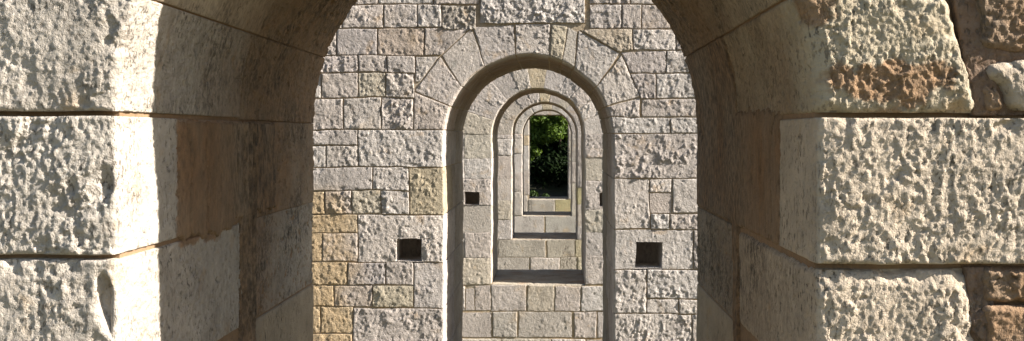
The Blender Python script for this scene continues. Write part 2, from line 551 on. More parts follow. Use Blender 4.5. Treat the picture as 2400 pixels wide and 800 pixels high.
        for lp in (loop, out):
            for p, q in zip(lp[:-1], lp[1:]):
                i = len(V)
                V += [(p[0], y0, p[1] + EYE), (q[0], y0, q[1] + EYE), (q[0], y1, q[1] + EYE), (p[0], y1, p[1] + EYE)]
                Q.append([i, i + 1, i + 2, i + 3])
        build('mortar_core', V, Q, self.mortar, self.root, smooth=False)
        if sill:
            self.sill_slab()
    def sill_slab(self):
        nx_, ny_ = 50, 40
        x = np.linspace(self.xl - .01, self.xr + .01, nx_); y = np.linspace(self.d0 + .012, self.d1 - .01, ny_)
        Y, X = np.meshgrid(y, x, indexing='ij')
        Z = np.full_like(X, self.zs) + .006 * fbm(X * 9, Y * 9, X * 0, self.seed + 3, 4)
        j = np.minimum(abs(X - (self.xl + self.R * .9)), abs(Y - (self.d0 + .5)))
        Z -= .008 * (j < .02)
        P = np.stack([X, Y, Z], -1)
        Nn = np.zeros_like(P); Nn[..., 2] = 1
        gr = sstep(.45, .6, fbm(X * 4, Y * 4, X * 0, self.seed + 31, 3) + .4) * .4
        st = sstep(.3, .8, fbm(X * 3, Y * 3, X * 0, self.seed + 37, 3) + .3) * .5
        P2, (gr, st) = skirted(P, Nn, .12, [gr, st])
        P2[..., 2] += EYE
        n, m = P2.shape[:2]
        build('sill', P2.reshape(-1, 3), grid_faces(n, m), self.mat, self.root, {'stain': st, 'grime': gr}, (.40, .35, .28))
    def reveal(self, s_list, deps, color, jres=None, **kw):
        """stones lining the opening behind the corner stones: deps[i] = where row i's corner stone stops"""
        for i in range(len(s_list) - 1):
            a = deps[i]
            self.stone(s_list[i], s_list[i + 1], None, None, self.d1 - self.d0 - a, front=False, d_start=self.d0 + a,
                       color=color, rear_open=True, name='intrados_stone' if 0 <= s_list[i] < math.pi * self.R - .01 else 'reveal_stone',
                       jres=jres, **kw)

# ================================================================== PIER 1 (nearest)
p1 = Pier(1.77, 3.24, -.756, .455, .640, -1.95,
          'nearest stone pier, framing the view with huge rock-faced blocks and a brown-stained arch', .0029, M_NEAR, M_MORTAR_NEAR, warp=.004, seed=1)
R1 = p1.R
LARC = math.pi * R1
def nz3(x, y, z, f, sd, o=4):
    return fbm(x * f, y * f, z * f, sd, o)
def stain_b(x, y, z):           # brown plaster left on the jamb behind the clean arris
    edge = y - 2.055 + .004 * nz3(x, y, z, 30, 5)
    m = sstep(-.004, .004, edge)
    streak = .78 + .35 * fbm(y * 9, x * 0, z * 6.0, 9, 4)
    fade = 1 - .4 * sstep(2.75, 3.1, y + .1 * nz3(x, y, z, 6, 14))
    return np.clip(m * streak * fade, 0, .95)
def stain_c(x, y, z):           # tongue of plaster hanging over the block below
    top = -.213
    jag = .022 * nz3(x, y, z, 28, 15) + .028 * sstep(2.3, 2.45, y)
    m = sstep(-.004, .004, z - top + .02 - jag - .03 * sstep(2.07, 2.2, y) * 0 + .0) * sstep(2.06, 2.09, y)
    r = .75 * sstep(2.50, 2.53, y + .01 * nz3(x, y, z, 12, 16)) * (1 - .75 * sstep(2.56, 2.95, y + .12 * nz3(x, y, z, 7, 13)))
    return np.clip(np.maximum(m * .85, r), 0, .9)
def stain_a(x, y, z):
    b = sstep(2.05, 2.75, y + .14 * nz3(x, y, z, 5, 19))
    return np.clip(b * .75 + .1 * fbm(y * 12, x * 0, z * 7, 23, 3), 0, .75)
def stain_ar(x, y, z):          # flaked edge of the right springer
    m = sstep(-.01, .012, y - 2.50 + .05 * nz3(x, y, z, 11, 25))
    b = .42 + .2 * nz3(x, y, z, 6, 26)
    fr = sstep(1.80, 2.0, y)
    patch = sstep(1.05, .8, np.hypot((x - .60) / .135, (z - .095 + .02 * nz3(x, y, z, 9, 28)) / .036) + .75 * nz3(x, y, z, 17, 27, 5)) * .85
    return np.clip(np.maximum(np.maximum(m * .82, b * fr), np.maximum(np.maximum(patch, sstep(1.05, .7, np.hypot((x - .43) / .08, (z - .235) / .05) + .7 * nz3(x, y, z, 17, 29, 5)) * .8), sstep(.05, .35, nz3(x, y, z, 13, 91)) * sstep(.10, .055, z) * .6) * (y < 1.80)), 0, .9)
def stain_cr(x, y, z):
    m = sstep(2.47, 2.5, y + .012 * nz3(x, y, z, 9, 35)) * (.35 + .2 * fbm(y * 14, x * 0, z * 5, 9, 4))
    line = np.exp(-((y - 2.53 - .008 * fbm(z * 5, x * 0, y * 0, 3, 2)) / .012) ** 2) * .8
    top = sstep(-.02, .02, z + .215 + .0 * y - .03 * nz3(x, y, z, 15, 36)) * sstep(2.04, 2.1, y) * .0
    b = .22 * sstep(1.9, 2.4, y + .1 * nz3(x, y, z, 6, 14))
    return np.clip(np.maximum(np.maximum(m, line), np.maximum(b, top)), 0, .9)
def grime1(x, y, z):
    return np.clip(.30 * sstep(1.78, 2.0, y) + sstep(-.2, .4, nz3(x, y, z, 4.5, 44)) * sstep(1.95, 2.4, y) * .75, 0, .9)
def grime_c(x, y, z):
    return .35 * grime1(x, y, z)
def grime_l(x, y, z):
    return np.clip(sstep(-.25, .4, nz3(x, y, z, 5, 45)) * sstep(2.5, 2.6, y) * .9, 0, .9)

def s_px(p, y, left):
    z = (VY - y) * p.d0 / F
    return z - p.cz if left else math.pi * p.R + p.cz - z
kn = dict(gap=.0018, er=.007, drop=.007, rc=.012)
lz = lambda y: s_px(p1, y, True)
rz_ = lambda y: s_px(p1, y, False)
a20 = 20 / 180 * math.pi * R1
def dent_c(x, z):
    px = VX + x * F / 1.77; py = VY - z * F / 1.77
    q = np.hypot((px - 250 - .22 * (py - 705)) / (20 + .14 * (py - 640)), (py - 715) / 85) + .12 * fbm(px * .05, px * 0, py * .03, 77, 3)
    return -.026 * sstep(1.12, .35, q)
# left side, top to bottom
p1.stone(lz(267) + .003, a20, (-260, 265), (-180, -215), .70, 'streak', .0085, .055, CHALK, jamp=.006, jk=.022, margin=.012, stain=stain_a, grime=grime1, name='voussoir',
         label='rough springer voussoir on the left with furrowed face', **kn)
p1.stone(lz(603), lz(270), (-260, 603), (-260, 270), .72, 'pit', .0165, .050, CHALK, jamp=.006, jk=.022, margin=.035, stain=stain_b, grime=None,
         label='left jamb stone with deeply pitted face and brown plaster', **kn)
p1.stone(lz(950), lz(610), (-260, 950), (-260, 610), .70, 'streak', .0075, .045, CHALK, jamp=.006, jk=.022, margin=.02, stain=stain_c, grime=grime_c, dent=dent_c,
         label='left jamb stone with a chipped hollow at its edge', **kn)
y_ = 950
for y2, dd in ((1290, .5), (1640, .75), (1990, .55), (2340, .7), (2690, .5), (2955, .7)):
    p1.stone(lz(y2), lz(y_ + 6), (-260, y2), (-260, y_ + 6), dd, 'knob', .012, .05, CREAM, res=.02, **kn)
    y_ = y2
# right side
p1.stone(LARC - a20, rz_(267), (2222, -14), (2302, 267), .78, 'ridge', .011, .024, (.48, .405, .285), jamp=.006, jk=.022, margin=.0, stain=stain_ar, grime=grime1, name='voussoir',
         label='flaking springer voussoir on the right with brown patch', off=.0, gap=.002, er=.02, drop=.016, rc=.03)
p1.stone(rz_(274), rz_(622), (2570, 274), (2570, 622), .76, 'ridge', .0098, .030, CREAM, jamp=.003, jk=.02, margin=.004, stain=stain_b, grime=None,
         label='right jamb stone with knobbly cream face', **kn)
p1.stone(rz_(632), rz_(950), (2285, 632), (2312, 950), .74, 'ridge', .0098, .032, CREAM, jamp=.0035, jk=.022, margin=.02, stain=stain_cr, grime=grime1,
         label='right jamb stone with rounded outer corner', gap=.002, er=.035, drop=.028, rc=.014)
y_ = 950
for y2, dd in ((1290, .5), (1640, .75), (1990, .55), (2340, .7), (2690, .5), (2955, .7)):
    p1.stone(rz_(y_ + 6), rz_(y2), (2570, y_ + 6), (2570, y2), dd, 'knob', .012, .05, CREAM, res=.02, **kn)
    y_ = y2
# voussoirs above
c1 = (p1.cx, p1.cz)
def rayout(p, a, hw, hh):
    c, s = math.cos(a), math.sin(a)
    t = min(hw / max(abs(c), 1e-6), hh / max(abs(s), 1e-6))
    return (p.cx - c * t, p.cz + s * t)
vdeps = [.74, .86, .62, .8, .7, .85, .60]
for i in range(7):
    a0, a1 = math.radians(20 + 20 * i), math.radians(40 + 20 * i)
    p1.stone(a0 * R1, a1 * R1, rayout(p1, a0, 1.15, 1.05), rayout(p1, a1, 1.15, 1.05), vdeps[i], 'knob', .014, .05, TAN if i > 3 else CREAM,
             world=True, jamp=.003, jk=.04, stain=stain_a, grime=grime1, margin=.015, name='voussoir' if i != 3 else 'keystone', res=.008, jres=.0055, **kn)
# inner halves of the passage, stained
sl = [lz(2955), lz(2340), lz(1640), lz(950)]
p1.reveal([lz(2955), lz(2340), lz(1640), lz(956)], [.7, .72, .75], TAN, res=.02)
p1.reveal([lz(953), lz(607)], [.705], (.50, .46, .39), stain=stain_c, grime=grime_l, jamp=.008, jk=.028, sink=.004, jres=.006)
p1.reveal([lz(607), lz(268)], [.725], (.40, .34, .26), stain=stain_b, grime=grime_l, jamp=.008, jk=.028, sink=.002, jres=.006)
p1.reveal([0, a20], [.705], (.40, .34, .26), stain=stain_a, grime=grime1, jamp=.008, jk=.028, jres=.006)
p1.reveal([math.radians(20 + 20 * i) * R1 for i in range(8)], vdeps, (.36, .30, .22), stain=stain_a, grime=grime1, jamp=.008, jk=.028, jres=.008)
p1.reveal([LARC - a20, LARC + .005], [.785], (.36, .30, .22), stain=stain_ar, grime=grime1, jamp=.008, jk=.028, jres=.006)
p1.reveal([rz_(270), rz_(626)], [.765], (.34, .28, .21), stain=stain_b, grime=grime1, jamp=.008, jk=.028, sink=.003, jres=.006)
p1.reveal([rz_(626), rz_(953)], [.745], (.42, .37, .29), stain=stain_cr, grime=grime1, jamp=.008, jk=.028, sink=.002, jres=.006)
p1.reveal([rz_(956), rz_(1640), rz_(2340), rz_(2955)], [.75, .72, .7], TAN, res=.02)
# brown plaster smeared over the jambs: it dives into the stone where it has flaked off
def plaster(p, s0, s1, da, db, mask, label, res=.004, ridges=None, col_=(.33, .235, .155)):
    s = np.linspace(s0, s1, int(abs(s1 - s0) / res) + 2); y = np.arange(da, db, res)
    rx, rz, nx, nz = p.ring(s)
    Y, S = np.meshgrid(y, s, indexing='ij')
    X, Z = p.wwarp(np.tile(rx, (len(y), 1)), np.tile(rz, (len(y), 1)))
    m = mask(X, Y, Z)
    h = .0045 + .0022 * nz3(X, Y, Z, 14, 201, 5) + .0012 * nz3(X, Y, Z * .4, 60, 202, 3)
    cr = np.exp(-(perlin(Y * 9 + .3 * perlin(Z * 9, Y * 3, X * 0, 7), X * 0, Z * 1.6, 203) / .022) ** 2) * sstep(.0, .25, perlin(Y * 4, X * 0 + 3, Z * 4, 204))
    h -= .006 * cr
    if ridges is not None:
        h = h + ridges(X, Y, Z)
    h = h - .022 * (1 - m)
    Nn = np.stack([np.tile(nx, (len(y), 1)), 0 * Y, np.tile(nz, (len(y), 1))], -1)
    P = np.stack([X, Y, Z], -1) + Nn * h[..., None]
    st = np.clip(.52 + .85 * nz3(X, Y, Z * .6, 6, 205, 6), 0, .95)
    gr = np.clip(.25 + sstep(2.25, 2.7, Y + .1 * nz3(X, Y, Z, 5, 206)) * .7 + .35 * cr, 0, .9)
    P[..., 2] += EYE
    return build('plaster', P.reshape(-1, 3), grid_faces(*P.shape[:2], flip=True), p.mat, p.root, {'stain': st, 'grime': gr}, col_, label=label)
def mask_l(x, y, z):
    j = .02 * nz3(x, y, z, 26, 211, 5)
    b = sstep(-.005, .005, z + .222 + .35 * (2.06 - np.minimum(y, 2.4)) * 0 + j - .022 * sstep(2.38, 2.47, y)) * sstep(-.004, .004, .030 + .3 * j - z)
    b = b * sstep(-.002, .003, y - 2.058 + .1 * j) * sstep(-.006, .006, 2.78 + 2 * j - y)
    strip = sstep(-.006, .006, .062 - abs(y - 2.545) + .5 * j) * sstep(-.004, .004, .03 - z)
    return np.maximum(b, strip)
def ridge_l(x, y, z):
    return .005 * np.cos((y - 2.545 + .006 * fbm(z * 5, x * 0, y * 0, 5, 2)) * 2 * math.pi / .034) * (abs(y - 2.545) < .06)
plaster(p1, lz(1500), lz(255), 2.03, 3.0, mask_l, 'brown plaster left on the left jamb', ridges=ridge_l)
def mask_r(x, y, z):
    j = .022 * nz3(x, y, z, 22, 221, 5)
    low = sstep(-.005, .005, z + .224 + .4 * j)
    b = low * sstep(-.005, .005, .034 + j + .02 - z) * sstep(-.002, .003, y - 2.052 + .12 * j)
    c = low * sstep(-.006, .006, y - 2.52 + 1.6 * j)
    strip = sstep(-.006, .006, .035 - abs(y - 2.545) + .5 * j) * sstep(0, .01, -.2 - z)
    return np.maximum(np.maximum(b, c), strip)
plaster(p1, LARC - 19.5 / 180 * math.pi * R1, rz_(1500), 2.03, 3.2, mask_r, 'brown plaster covering the deep right jamb')
# rubble to the right of the dressed blocks
BED = (.20, .125, .078)
p1.block([(2205, -220), (2345, -220), (2345, 272), (2285, 272)], 'knob', .008, .05, BED, er=.006, drop=.006, off=.010, name='mortar_bed', label='brown mortar between the rubble stones')
p1.block([(2330, -220), (2575, -220), (2575, 272), (2330, 272)], 'knob', .006, .05, BED, er=.006, drop=.006, off=.014, name='mortar_bed', label='brown mortar between the rubble stones')
p1.block([(2270, 627), (2340, 627), (2340, 952), (2290, 952)], 'knob', .008, .05, BED, er=.006, drop=.006, off=.009, name='mortar_bed', label='brown mortar beside the rounded block')
full = lambda x, y, z: np.full_like(x, .45)
some = lambda x, y, z: np.clip(.35 + .6 * nz3(x, y, z, 14, 61), 0, .8)
p1.block([(2262, -220), (2570, -220), (2570, 148), (2300, 112)], 'knob', .014, .028, BROWN, er=.015, drop=.02, off=.002, stain=some, label='brown rough rubble stone above the pale one')
p1.block([(2294, 126), (2570, 160), (2570, 266), (2362, 258)], 'knob', .010, .03, CREAM, er=.035, drop=.028, off=-.004, label='pale rounded rubble stone')
p1.block([(2300, 192), (2350, 205), (2372, 262), (2308, 266)], 'knob', .009, .025, (.34, .215, .12), er=.015, drop=.02, off=.002, label='small orange brown rubble stone')
p1.block([(2312, 629), (2570, 629), (2570, 716), (2306, 712)], 'knob', .013, .026, (.30, .20, .12), er=.012, drop=.016, off=.002, stain=some, label='brown rubble stone beside the rounded block')
p1.block([(2306, 716), (2570, 720), (2570, 950), (2318, 950)], 'knob', .013, .026, (.31, .21, .13), er=.012, drop=.016, off=.000, stain=some, label='lower brown rubble stone beside the rounded block')
xl_, xr_ = p1.w((-262, 0))[0], p1.w((2572, 0))[0]
p1.fill_rect(-2.8, -EYE, xl_, 1.09, .28); p1.fill_rect(xr_, -EYE, 2.5, 1.09, .28)
p1.fill_rect(-2.8, 1.09, 2.5, 3.2, .3); p1.fill_rect(xl_, -EYE, xr_, -1.95, .3)
p1.finish()

# ================================================================== PIER 2 (traced)
p2 = Pier(7.25, 8.80, -.770, .429, .5595, -1.945,
          'second stone pier back, with two square holes beside its tall arched opening', .0072, M_FACE, M_MORTAR, warp=.010, seed=2)
st_ = ['tool', 'knob', 'tool', 'tool', 'pit']
def rb(*c, **kw):
    kw.setdefault('style', random.choice(st_))
    kw.setdefault('amp', {'tool': .011, 'knob': .013, 'pit': .013}.get(kw['style'], .006) * random.uniform(.55, 1.25))
    kw.setdefault('k', random.uniform(.045, .075))
    kw.setdefault('color', random.choice([GREY, GREY, PALE, PALE, (.48, .43, .40)]))
    kw.setdefault('off', random.uniform(-.004, .001))
    if len(c) == 4 and not hasattr(c[0], '__len__'):
        return p2.block(c, **kw)
    return p2.block(list(c), **kw)
GB = dict(label='ochre stained facing block', color=GOLD)
# rows left of the opening
for r in [(712, -60, 885, 10), (887, -60, 1018, 10), (1020, -60, 1122, 12),
          (712, 12, 800, 66), (802, 12, 898, 66), (900, 12, 978, 66), (980, 12, 1035, 66),
          (712, 68, 788, 130), (790, 68, 884, 130),
          (712, 131, 838, 171), (840, 131, 906, 171), (908, 131, 972, 171),
          (712, 173, 752, 229), (754, 173, 838, 229),
          (712, 231, 804, 304), (806, 231, 893, 304),
          (712, 306, 838, 341), (712, 343, 763, 391), (765, 343, 838, 391),
          (712, 393, 872, 447), (874, 393, 957, 447),
          (762, 449, 823, 502), (894, 449, 957, 502),
          (754, 548, 836, 613), (814, 616, 902, 668), (904, 616, 968, 668), (783, 670, 872, 720)]:
    rb(*r)
rb(1037, 15, 1116, 71, style='pit', amp=.024, color=(.42, .37, .31))
rb(886, 68, 993, 130, style='smooth', amp=.006, color=ROSE, label='smooth rosy facing block')
rb((995, 68), (1104, 68), (1034, 130), (995, 130))
rb((974, 132), (1029, 134), (984, 190), (974, 190))
rb(840, 173, 903, 229, style='smooth', amp=.008, color=GREEN)
rb(905, 173, 970, 229, style='pit', amp=.026, k=.08)
rb(895, 231, 968, 304, style='pit', amp=.026, k=.08)
rb(825, 449, 892, 502, color=GREEN, style='tool')
rb(712, 449, 760, 502, **GB); rb(712, 504, 836, 546, **GB); rb(712, 548, 752, 613, **GB)
rb(712, 615, 812, 668, color=(.50, .41, .28)); rb(712, 670, 781, 718, **GB); rb(874, 671, 968, 720, color=(.50, .44, .33), er=.03)
rb(712, 720, 750, 782, **GB); rb(752, 720, 826, 782, **GB); rb(712, 784, 826, 832, **GB)
# rows right of the opening
for r in [(1382, -60, 1475, 9), (1477, -60, 1668, 9), (1382, 11, 1457, 67), (1459, 11, 1503, 67), (1505, 11, 1575, 67), (1577, 11, 1668, 67),
          (1484, 69, 1582, 117), (1584, 69, 1668, 117), (1562, 119, 1668, 172),
          (1538, 174, 1668, 231), (1505, 233, 1668, 274), (1572, 276, 1668, 312),
          (1524, 420, 1574, 452), (1577, 420, 1668, 500), (1524, 503, 1570, 538), (1572, 503, 1668, 538),
          (1517, 634, 1668, 700), (1516, 702, 1590, 735), (1592, 702, 1668, 735), (1627, 540, 1668, 632), (1622, 737, 1668, 832)]:
    rb(*r)
rb((1478, 174), (1536, 174), (1536, 231), (1503, 231))
rb(1524, 454, 1574, 501, off=.028, style='smooth', amp=.006, label='small recessed facing block')
rb((1357, 69), (1482, 69), (1482, 117), (1453, 123), color=(.47, .40, .31))
rb((1456, 124), (1560, 119), (1560, 172), (1477, 172))
rb(1126, -60, 1370, 54, style='knob', amp=.017, k=.04, color=PALE, off=-.006, label='large block above the keystone')
# stones round the opening
def brown_in(d0):  # browner with depth into the opening, most round the arch
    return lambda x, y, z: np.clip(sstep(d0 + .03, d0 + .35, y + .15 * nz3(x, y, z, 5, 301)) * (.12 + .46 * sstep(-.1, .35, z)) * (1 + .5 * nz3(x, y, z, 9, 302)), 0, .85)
def dark_in(d0):  # patchily darker with depth into the opening
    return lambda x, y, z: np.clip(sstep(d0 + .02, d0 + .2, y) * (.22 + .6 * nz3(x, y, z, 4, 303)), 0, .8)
def rs(pa, pb, o0, o1, dep=None, **kw):
    kw.setdefault('style', random.choice(st_))
    kw.setdefault('amp', {'tool': .011, 'knob': .012, 'pit': .013}.get(kw['style'], .006) * random.uniform(.6, 1.2))
    kw.setdefault('k', random.uniform(.05, .075))
    kw.setdefault('color', random.choice([GREY, PALE, PALE]))
    kw.setdefault('off', random.uniform(-.002, .002))
    dep = dep or random.uniform(.55, .95)
    s0, s1 = p2.s_of(pa), p2.s_of(pb)
    p2.stone(s0, s1, o0, o1, dep, jres=.02, jamp=.005, rc=.016, margin=.010, stain=brown_in(7.25), grime=dark_in(7.25), **kw)
    return (s0, s1, dep)
RR = []
cc2 = VX + p2.cx * F / 7.25; cy2 = VY - p2.cz * F / 7.25; r2 = p2.R * F / 7.25
def arcp(x):                     # a point of the arch at photo column x
    return (x, cy2 - math.sqrt(max(0, r2 * r2 - (x - cc2) ** 2)))
XL, XR = 1000, 1480
RR.append(rs((XL, 958), (XL, 834), (900, 958), (900, 834)))
RR.append(rs((XL, 832), (XL, 724), (828, 832), (828, 724), style='tool', amp=.013))
RR.append(rs((XL, 722), (XL, 617), (970, 722), (970, 617)))
RR.append(rs((XL, 615), (XL, 505), (838, 615), (838, 505), style='tool', amp=.013, hole=(930, 560, 991, 613.5), label='jamb stone with a square hole'))
RR.append(rs((XL, 503), (XL, 393), (959, 503), (959, 393), color=(.44, .38, .27), style='knob', amp=.015))
RR.append(rs((XL, 391), (1041, 306), (840, 391), (840, 306)))
v = dict(name='voussoir')
RR.append(rs((1041, 304.5), arcp(1056), (970, 304), (970, 215), **v))
RR.append(rs(arcp(1057), arcp(1084), (971, 213), (1032, 134), **v))
RR.append(rs(arcp(1085), arcp(1138), (1036, 131), (1106, 68), **v))
RR.append(rs(arcp(1139), arcp(1208), (1109, 64), (1202, 58), style='knob', **v))
RR.append(rs(arcp(1211), arcp(1285), (1206, 57), (1288, 57), style='knob', amp=.017, color=PALE, name='keystone'))
RR.append(rs(arcp(1288), arcp(1316), (1292, 58), (1328, 62), color=(.46, .40, .30), **v))
RR.append(rs(arcp(1317), arcp(1343), (1331, 64), (1351, 74), style='smooth', amp=.004, off=.03, color=(.50, .47, .42), **v))
RR.append(rs(arcp(1345), arcp(1394), (1355, 72), (1452, 126), style='knob', **v))
RR.append(rs(arcp(1395), arcp(1421), (1456, 130), (1500, 226), style='knob', **v))
RR.append(rs(arcp(1422), (1430, 274.5), (1500, 229), (1500, 274.5), **v))
RR.append(rs((1430, 276), (1436, 312), (1570, 276), (1570, 312)))
RR.append(rs((1436, 314), (XR, 418), (1668, 314), (1668, 418), style='pit', amp=.022, k=.07))
RR.append(rs((XR, 420), (XR, 537), (1522, 420), (1522, 537), style='knob'))
RR.append(rs((XR, 540), (XR, 632), (1625, 540), (1625, 632), style='tool', hole=(1484, 568, 1551, 630.5), label='jamb stone with a square hole'))
RR.append(rs((XR, 634), (XR, 735), (1515, 634), (1515, 735), style='knob', amp=.016))
RR.append(rs((XR, 737), (XR, 832), (1620, 737), (1620, 832), style='tool', amp=.018))
RR.append(rs((XR, 834), (XR, 958), (1560, 834), (1560, 958)))
for i, (s0, s1, dep) in enumerate(RR):
    p2.reveal([s0, s1], [dep], (.42, .37, .30), jres=.025, res=.02, jamp=.006, jk=.08, stain=brown_in(7.25), grime=dark_in(7.25))
X2 = lambda px: (px - VX) * 7.25 / F
Z2 = lambda py: (VY - py) * 7.25 / F
p2.fill_rect(-2.8, -EYE, X2(711), Z2(-61)); p2.fill_rect(X2(1669), -EYE, 2.5, Z2(-61)); p2.fill_rect(-2.8, Z2(-61), 2.5, 3.2)
p2.fill_rect(X2(712), -EYE, X2(1668), Z2(959)); p2.fill_rect(X2(712), Z2(958), X2(899), Z2(833)); p2.fill_rect(X2(1561), Z2(958), X2(1668), Z2(833))
p2.finish()

# ================================================================== PIERS 3-6
def far_pier(d0, d1, xl, xr, ztop, zs, label, res, seed, lrows, rrows, below, nv=11, rect=False, special={}):
    p = Pier(d0, d1, xl, xr, ztop, zs, label, res, M_FAR, M_MORTAR, warp=.012, seed=seed, rect=rect)
    rnd = random.Random(seed)
    HW, HH = p.R + .66, (p.R + .48 if not rect else .5)
    cols = [GREY, PALE, GREY, (.46, .42, .37), (.50, .45, .37)]
    def sty():
        s = rnd.choice(['tool', 'tool', 'knob', 'smooth'])
        return dict(style=s, amp={'tool': .013, 'knob': .014, 'smooth': .006}[s], k=rnd.uniform(.05, .09))
    for side, rows in ((0, lrows), (1, rrows)):
        if not rect:                       # the last boundary closes at the springing
            rows = [r for r in rows if (VY - r) * d0 / F < p.cz - .06]
            rows = [VY - p.cz * F / d0 - .0] + rows
        for i in range(len(rows) - 1):
            za, zb = (VY - rows[i]) * d0 / F, (VY - rows[i + 1]) * d0 / F
            wd = rnd.choice([.30, .36, .42, .66])
            x_in = xl if side == 0 else xr
            sg = -1 if side == 0 else 1
            o = x_in + sg * wd
            sp = special.get((side, i), {})
            c = sp.get('color', rnd.choice(cols))
            kw = sty(); kw.update({k_: v_ for k_, v_ in sp.items() if k_ not in ('color', 'wd')})
            if 'hole' in sp:
                wd = .42; o = x_in + sg * wd
            if 'wd' in sp:
                wd = sp['wd']; o = x_in + sg * wd
            L = math.pi * p.R
            if rect:
                # jamb stones of a flat-headed opening: face block plus reveal
                c4 = [(min(x_in, o), za), (max(x_in, o), za), (max(x_in, o), zb), (min(x_in, o), zb)]
                rect_stone(p, side, x_in, o, za, zb, c, kw)
            else:
                s0, s1 = (zb - p.cz, za - p.cz) if side == 0 else (L + p.cz - za, L + p.cz - zb)
                dep = rnd.uniform(.5, .9)
                oz = (zb, za) if side == 0 else (za, zb)
                p.stone(s0, s1, (o, oz[0]), (o, oz[1]), dep, world=True, color=c, jres=.05, off=rnd.uniform(-.004, .005), rc=.016, margin=.010, stain=brown_in(d0), grime=dark_in(d0), **kw)
                p.reveal([s0, s1], [dep], (.42, .38, .31), jres=.06, res=.03, stain=brown_in(d0), grime=dark_in(d0))
            if wd < .6:
                o2 = x_in + sg * .66
                p.block([(min(o, o2), za), (max(o, o2), za), (max(o, o2), zb), (min(o, o2), zb)], world=True, color=rnd.choice(cols),
                        off=rnd.uniform(-.004, .005), **sty())
    if not rect:
        angs = [math.pi * i / nv + (rnd.uniform(-.03, .03) if 0 < i < nv else 0) for i in range(nv + 1)]
        for i in range(nv):
            dep = rnd.uniform(.5, .9)
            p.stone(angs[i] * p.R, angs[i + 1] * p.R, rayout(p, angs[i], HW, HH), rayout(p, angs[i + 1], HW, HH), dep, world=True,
                    color=rnd.choice(cols) if i != nv // 2 else (.50, .43, .31), jres=.05, off=rnd.uniform(-.004, .005), rc=.016, margin=.010, stain=brown_in(d0), grime=dark_in(d0),
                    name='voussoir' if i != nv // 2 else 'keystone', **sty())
            p.reveal([angs[i] * p.R, angs[i + 1] * p.R], [dep], (.42, .36, .28), jres=.06, res=.03, stain=brown_in(d0), grime=dark_in(d0))
        ztp = p.cz + HH
    else:
        ztp = p.cz + .42
        nx_, ny_ = 90, 40
        p.block([(xl - .25, ztp), (xr + .25, ztp), (xr + .25, p.cz), (xl - .25, p.cz)], world=True, color=(.46, .41, .36), name='lintel', style='tool', amp=.012, k=.08)
        for a, b_ in ((xl - .66, xl - .25), (xr + .25, xr + .66)):
            p.block([(a, ztp), (b_, ztp), (b_, p.cz), (a, p.cz)], world=True, color=GREY, **sty())
        V = [(xl - .02, d0 + .03, p.cz + EYE), (xr + .02, d0 + .03, p.cz + EYE), (xr + .02, d1 - .01, p.cz + EYE), (xl - .02, d1 - .01, p.cz + EYE)]
        V += [(x, y, z + .2) for x, y, z in V]
        build('lintel_soffit', V, [[0, 3, 2, 1], [4, 5, 6, 7], [0, 1, 5, 4], [1, 2, 6, 5], [2, 3, 7, 6], [3, 0, 4, 7]], M_FAR, p.root,
              {'stain': [0.3] * 8, 'grime': [0.3] * 8}, (.40, .35, .28), smooth=False)
    for b_ in below:
        x0, y0, x1, y1 = b_[:4]
        kw = sty()
        if len(b_) > 4:
            kw.update(b_[4])
        kw.setdefault('color', rnd.choice(cols))
        kw.setdefault('off', rnd.uniform(-.004, .005))
        p.block((x0, y0, x1, y1), **kw)
    ylow = max(b_[3] for b_ in below)
    zl = (VY - ylow) * d0 / F - .004
    a, b2 = xl - .66, xr + .66
    p.fill_rect(-2.8, -EYE, a, ztp); p.fill_rect(b2, -EYE, 2.5, ztp); p.fill_rect(-2.8, ztp, 2.5, 3.2)
    p.fill_rect(a, -EYE, b2, zl)
    p.finish()
    return p

def rect_stone(p, side, x_in, o, za, zb, c, kw):
    p.block([(min(x_in, o), za), (max(x_in, o), za), (max(x_in, o), zb), (min(x_in, o), zb)], world=True, color=c, **kw)
    y = np.linspace(p.d0 + .02, p.d1 - .01, 24); z = np.linspace(zb + .004, za - .004, 12)
    Z, Y = np.meshgrid(z, y, indexing='ij')
    sg = 1 if side == 0 else -1
    X = np.full_like(Y, x_in) + sg * .006 * fbm(Y * 8, Z * 8, Y * 0, p.n + 7, 3)
    P = np.stack([X, Y, Z], -1)
    Nn = np.zeros_like(P); Nn[..., 0] = sg
    P2, (st,) = skirted(P, Nn, .06, [np.zeros_like(X)])
    P2[..., 2] += EYE
    build('reveal_stone', P2.reshape(-1, 3), grid_faces(*P2.shape[:2], flip=side == 1), p.mat, p.root, {'stain': st, 'grime': st}, jit((.42, .37, .29)))

SM = lambda **k: dict(style='smooth', amp=.006, **k)
far_pier(13.27, 14.75, -.785, .415, .597, -1.946, 'third stone pier back, with coursed blocks below its open sill', .013, 3,
         [325, 372, 420, 482, 545, 605, 667], [325, 370, 425, 491, 545, 600, 667],
         [(1050, 670, 1090, 727), (1092, 676, 1112, 727, SM(off=.04)), (1114, 670, 1150, 727), (1152, 669, 1233, 730), (1237, 669, 1298, 730), (1301, 672, 1360, 730), (1363, 672, 1420, 730), (1422, 670, 1489, 727),
          (1034, 732, 1152, 791), (1155, 732, 1213, 791, SM(color=(.42, .38, .33))), (1217, 732, 1340, 791), (1346, 732, 1398, 791), (1401, 732, 1489, 791),
          (1034, 795, 1175, 860), (1177, 795, 1290, 860, SM()), (1292, 795, 1372, 860), (1375, 795, 1489, 860)],
         special={(0, 2): dict(hole=(1089, 450, 1125, 481.5), label='jamb stone with a square hole'), (1, 2): dict(hole=(1403, 453, 1439, 486), wd=.42, label='jamb stone with a square hole'), (0, 4): dict(style='smooth', amp=.006), (1, 4): dict(style='knob', amp=.012)})
MOSS = (.40, .36, .20)
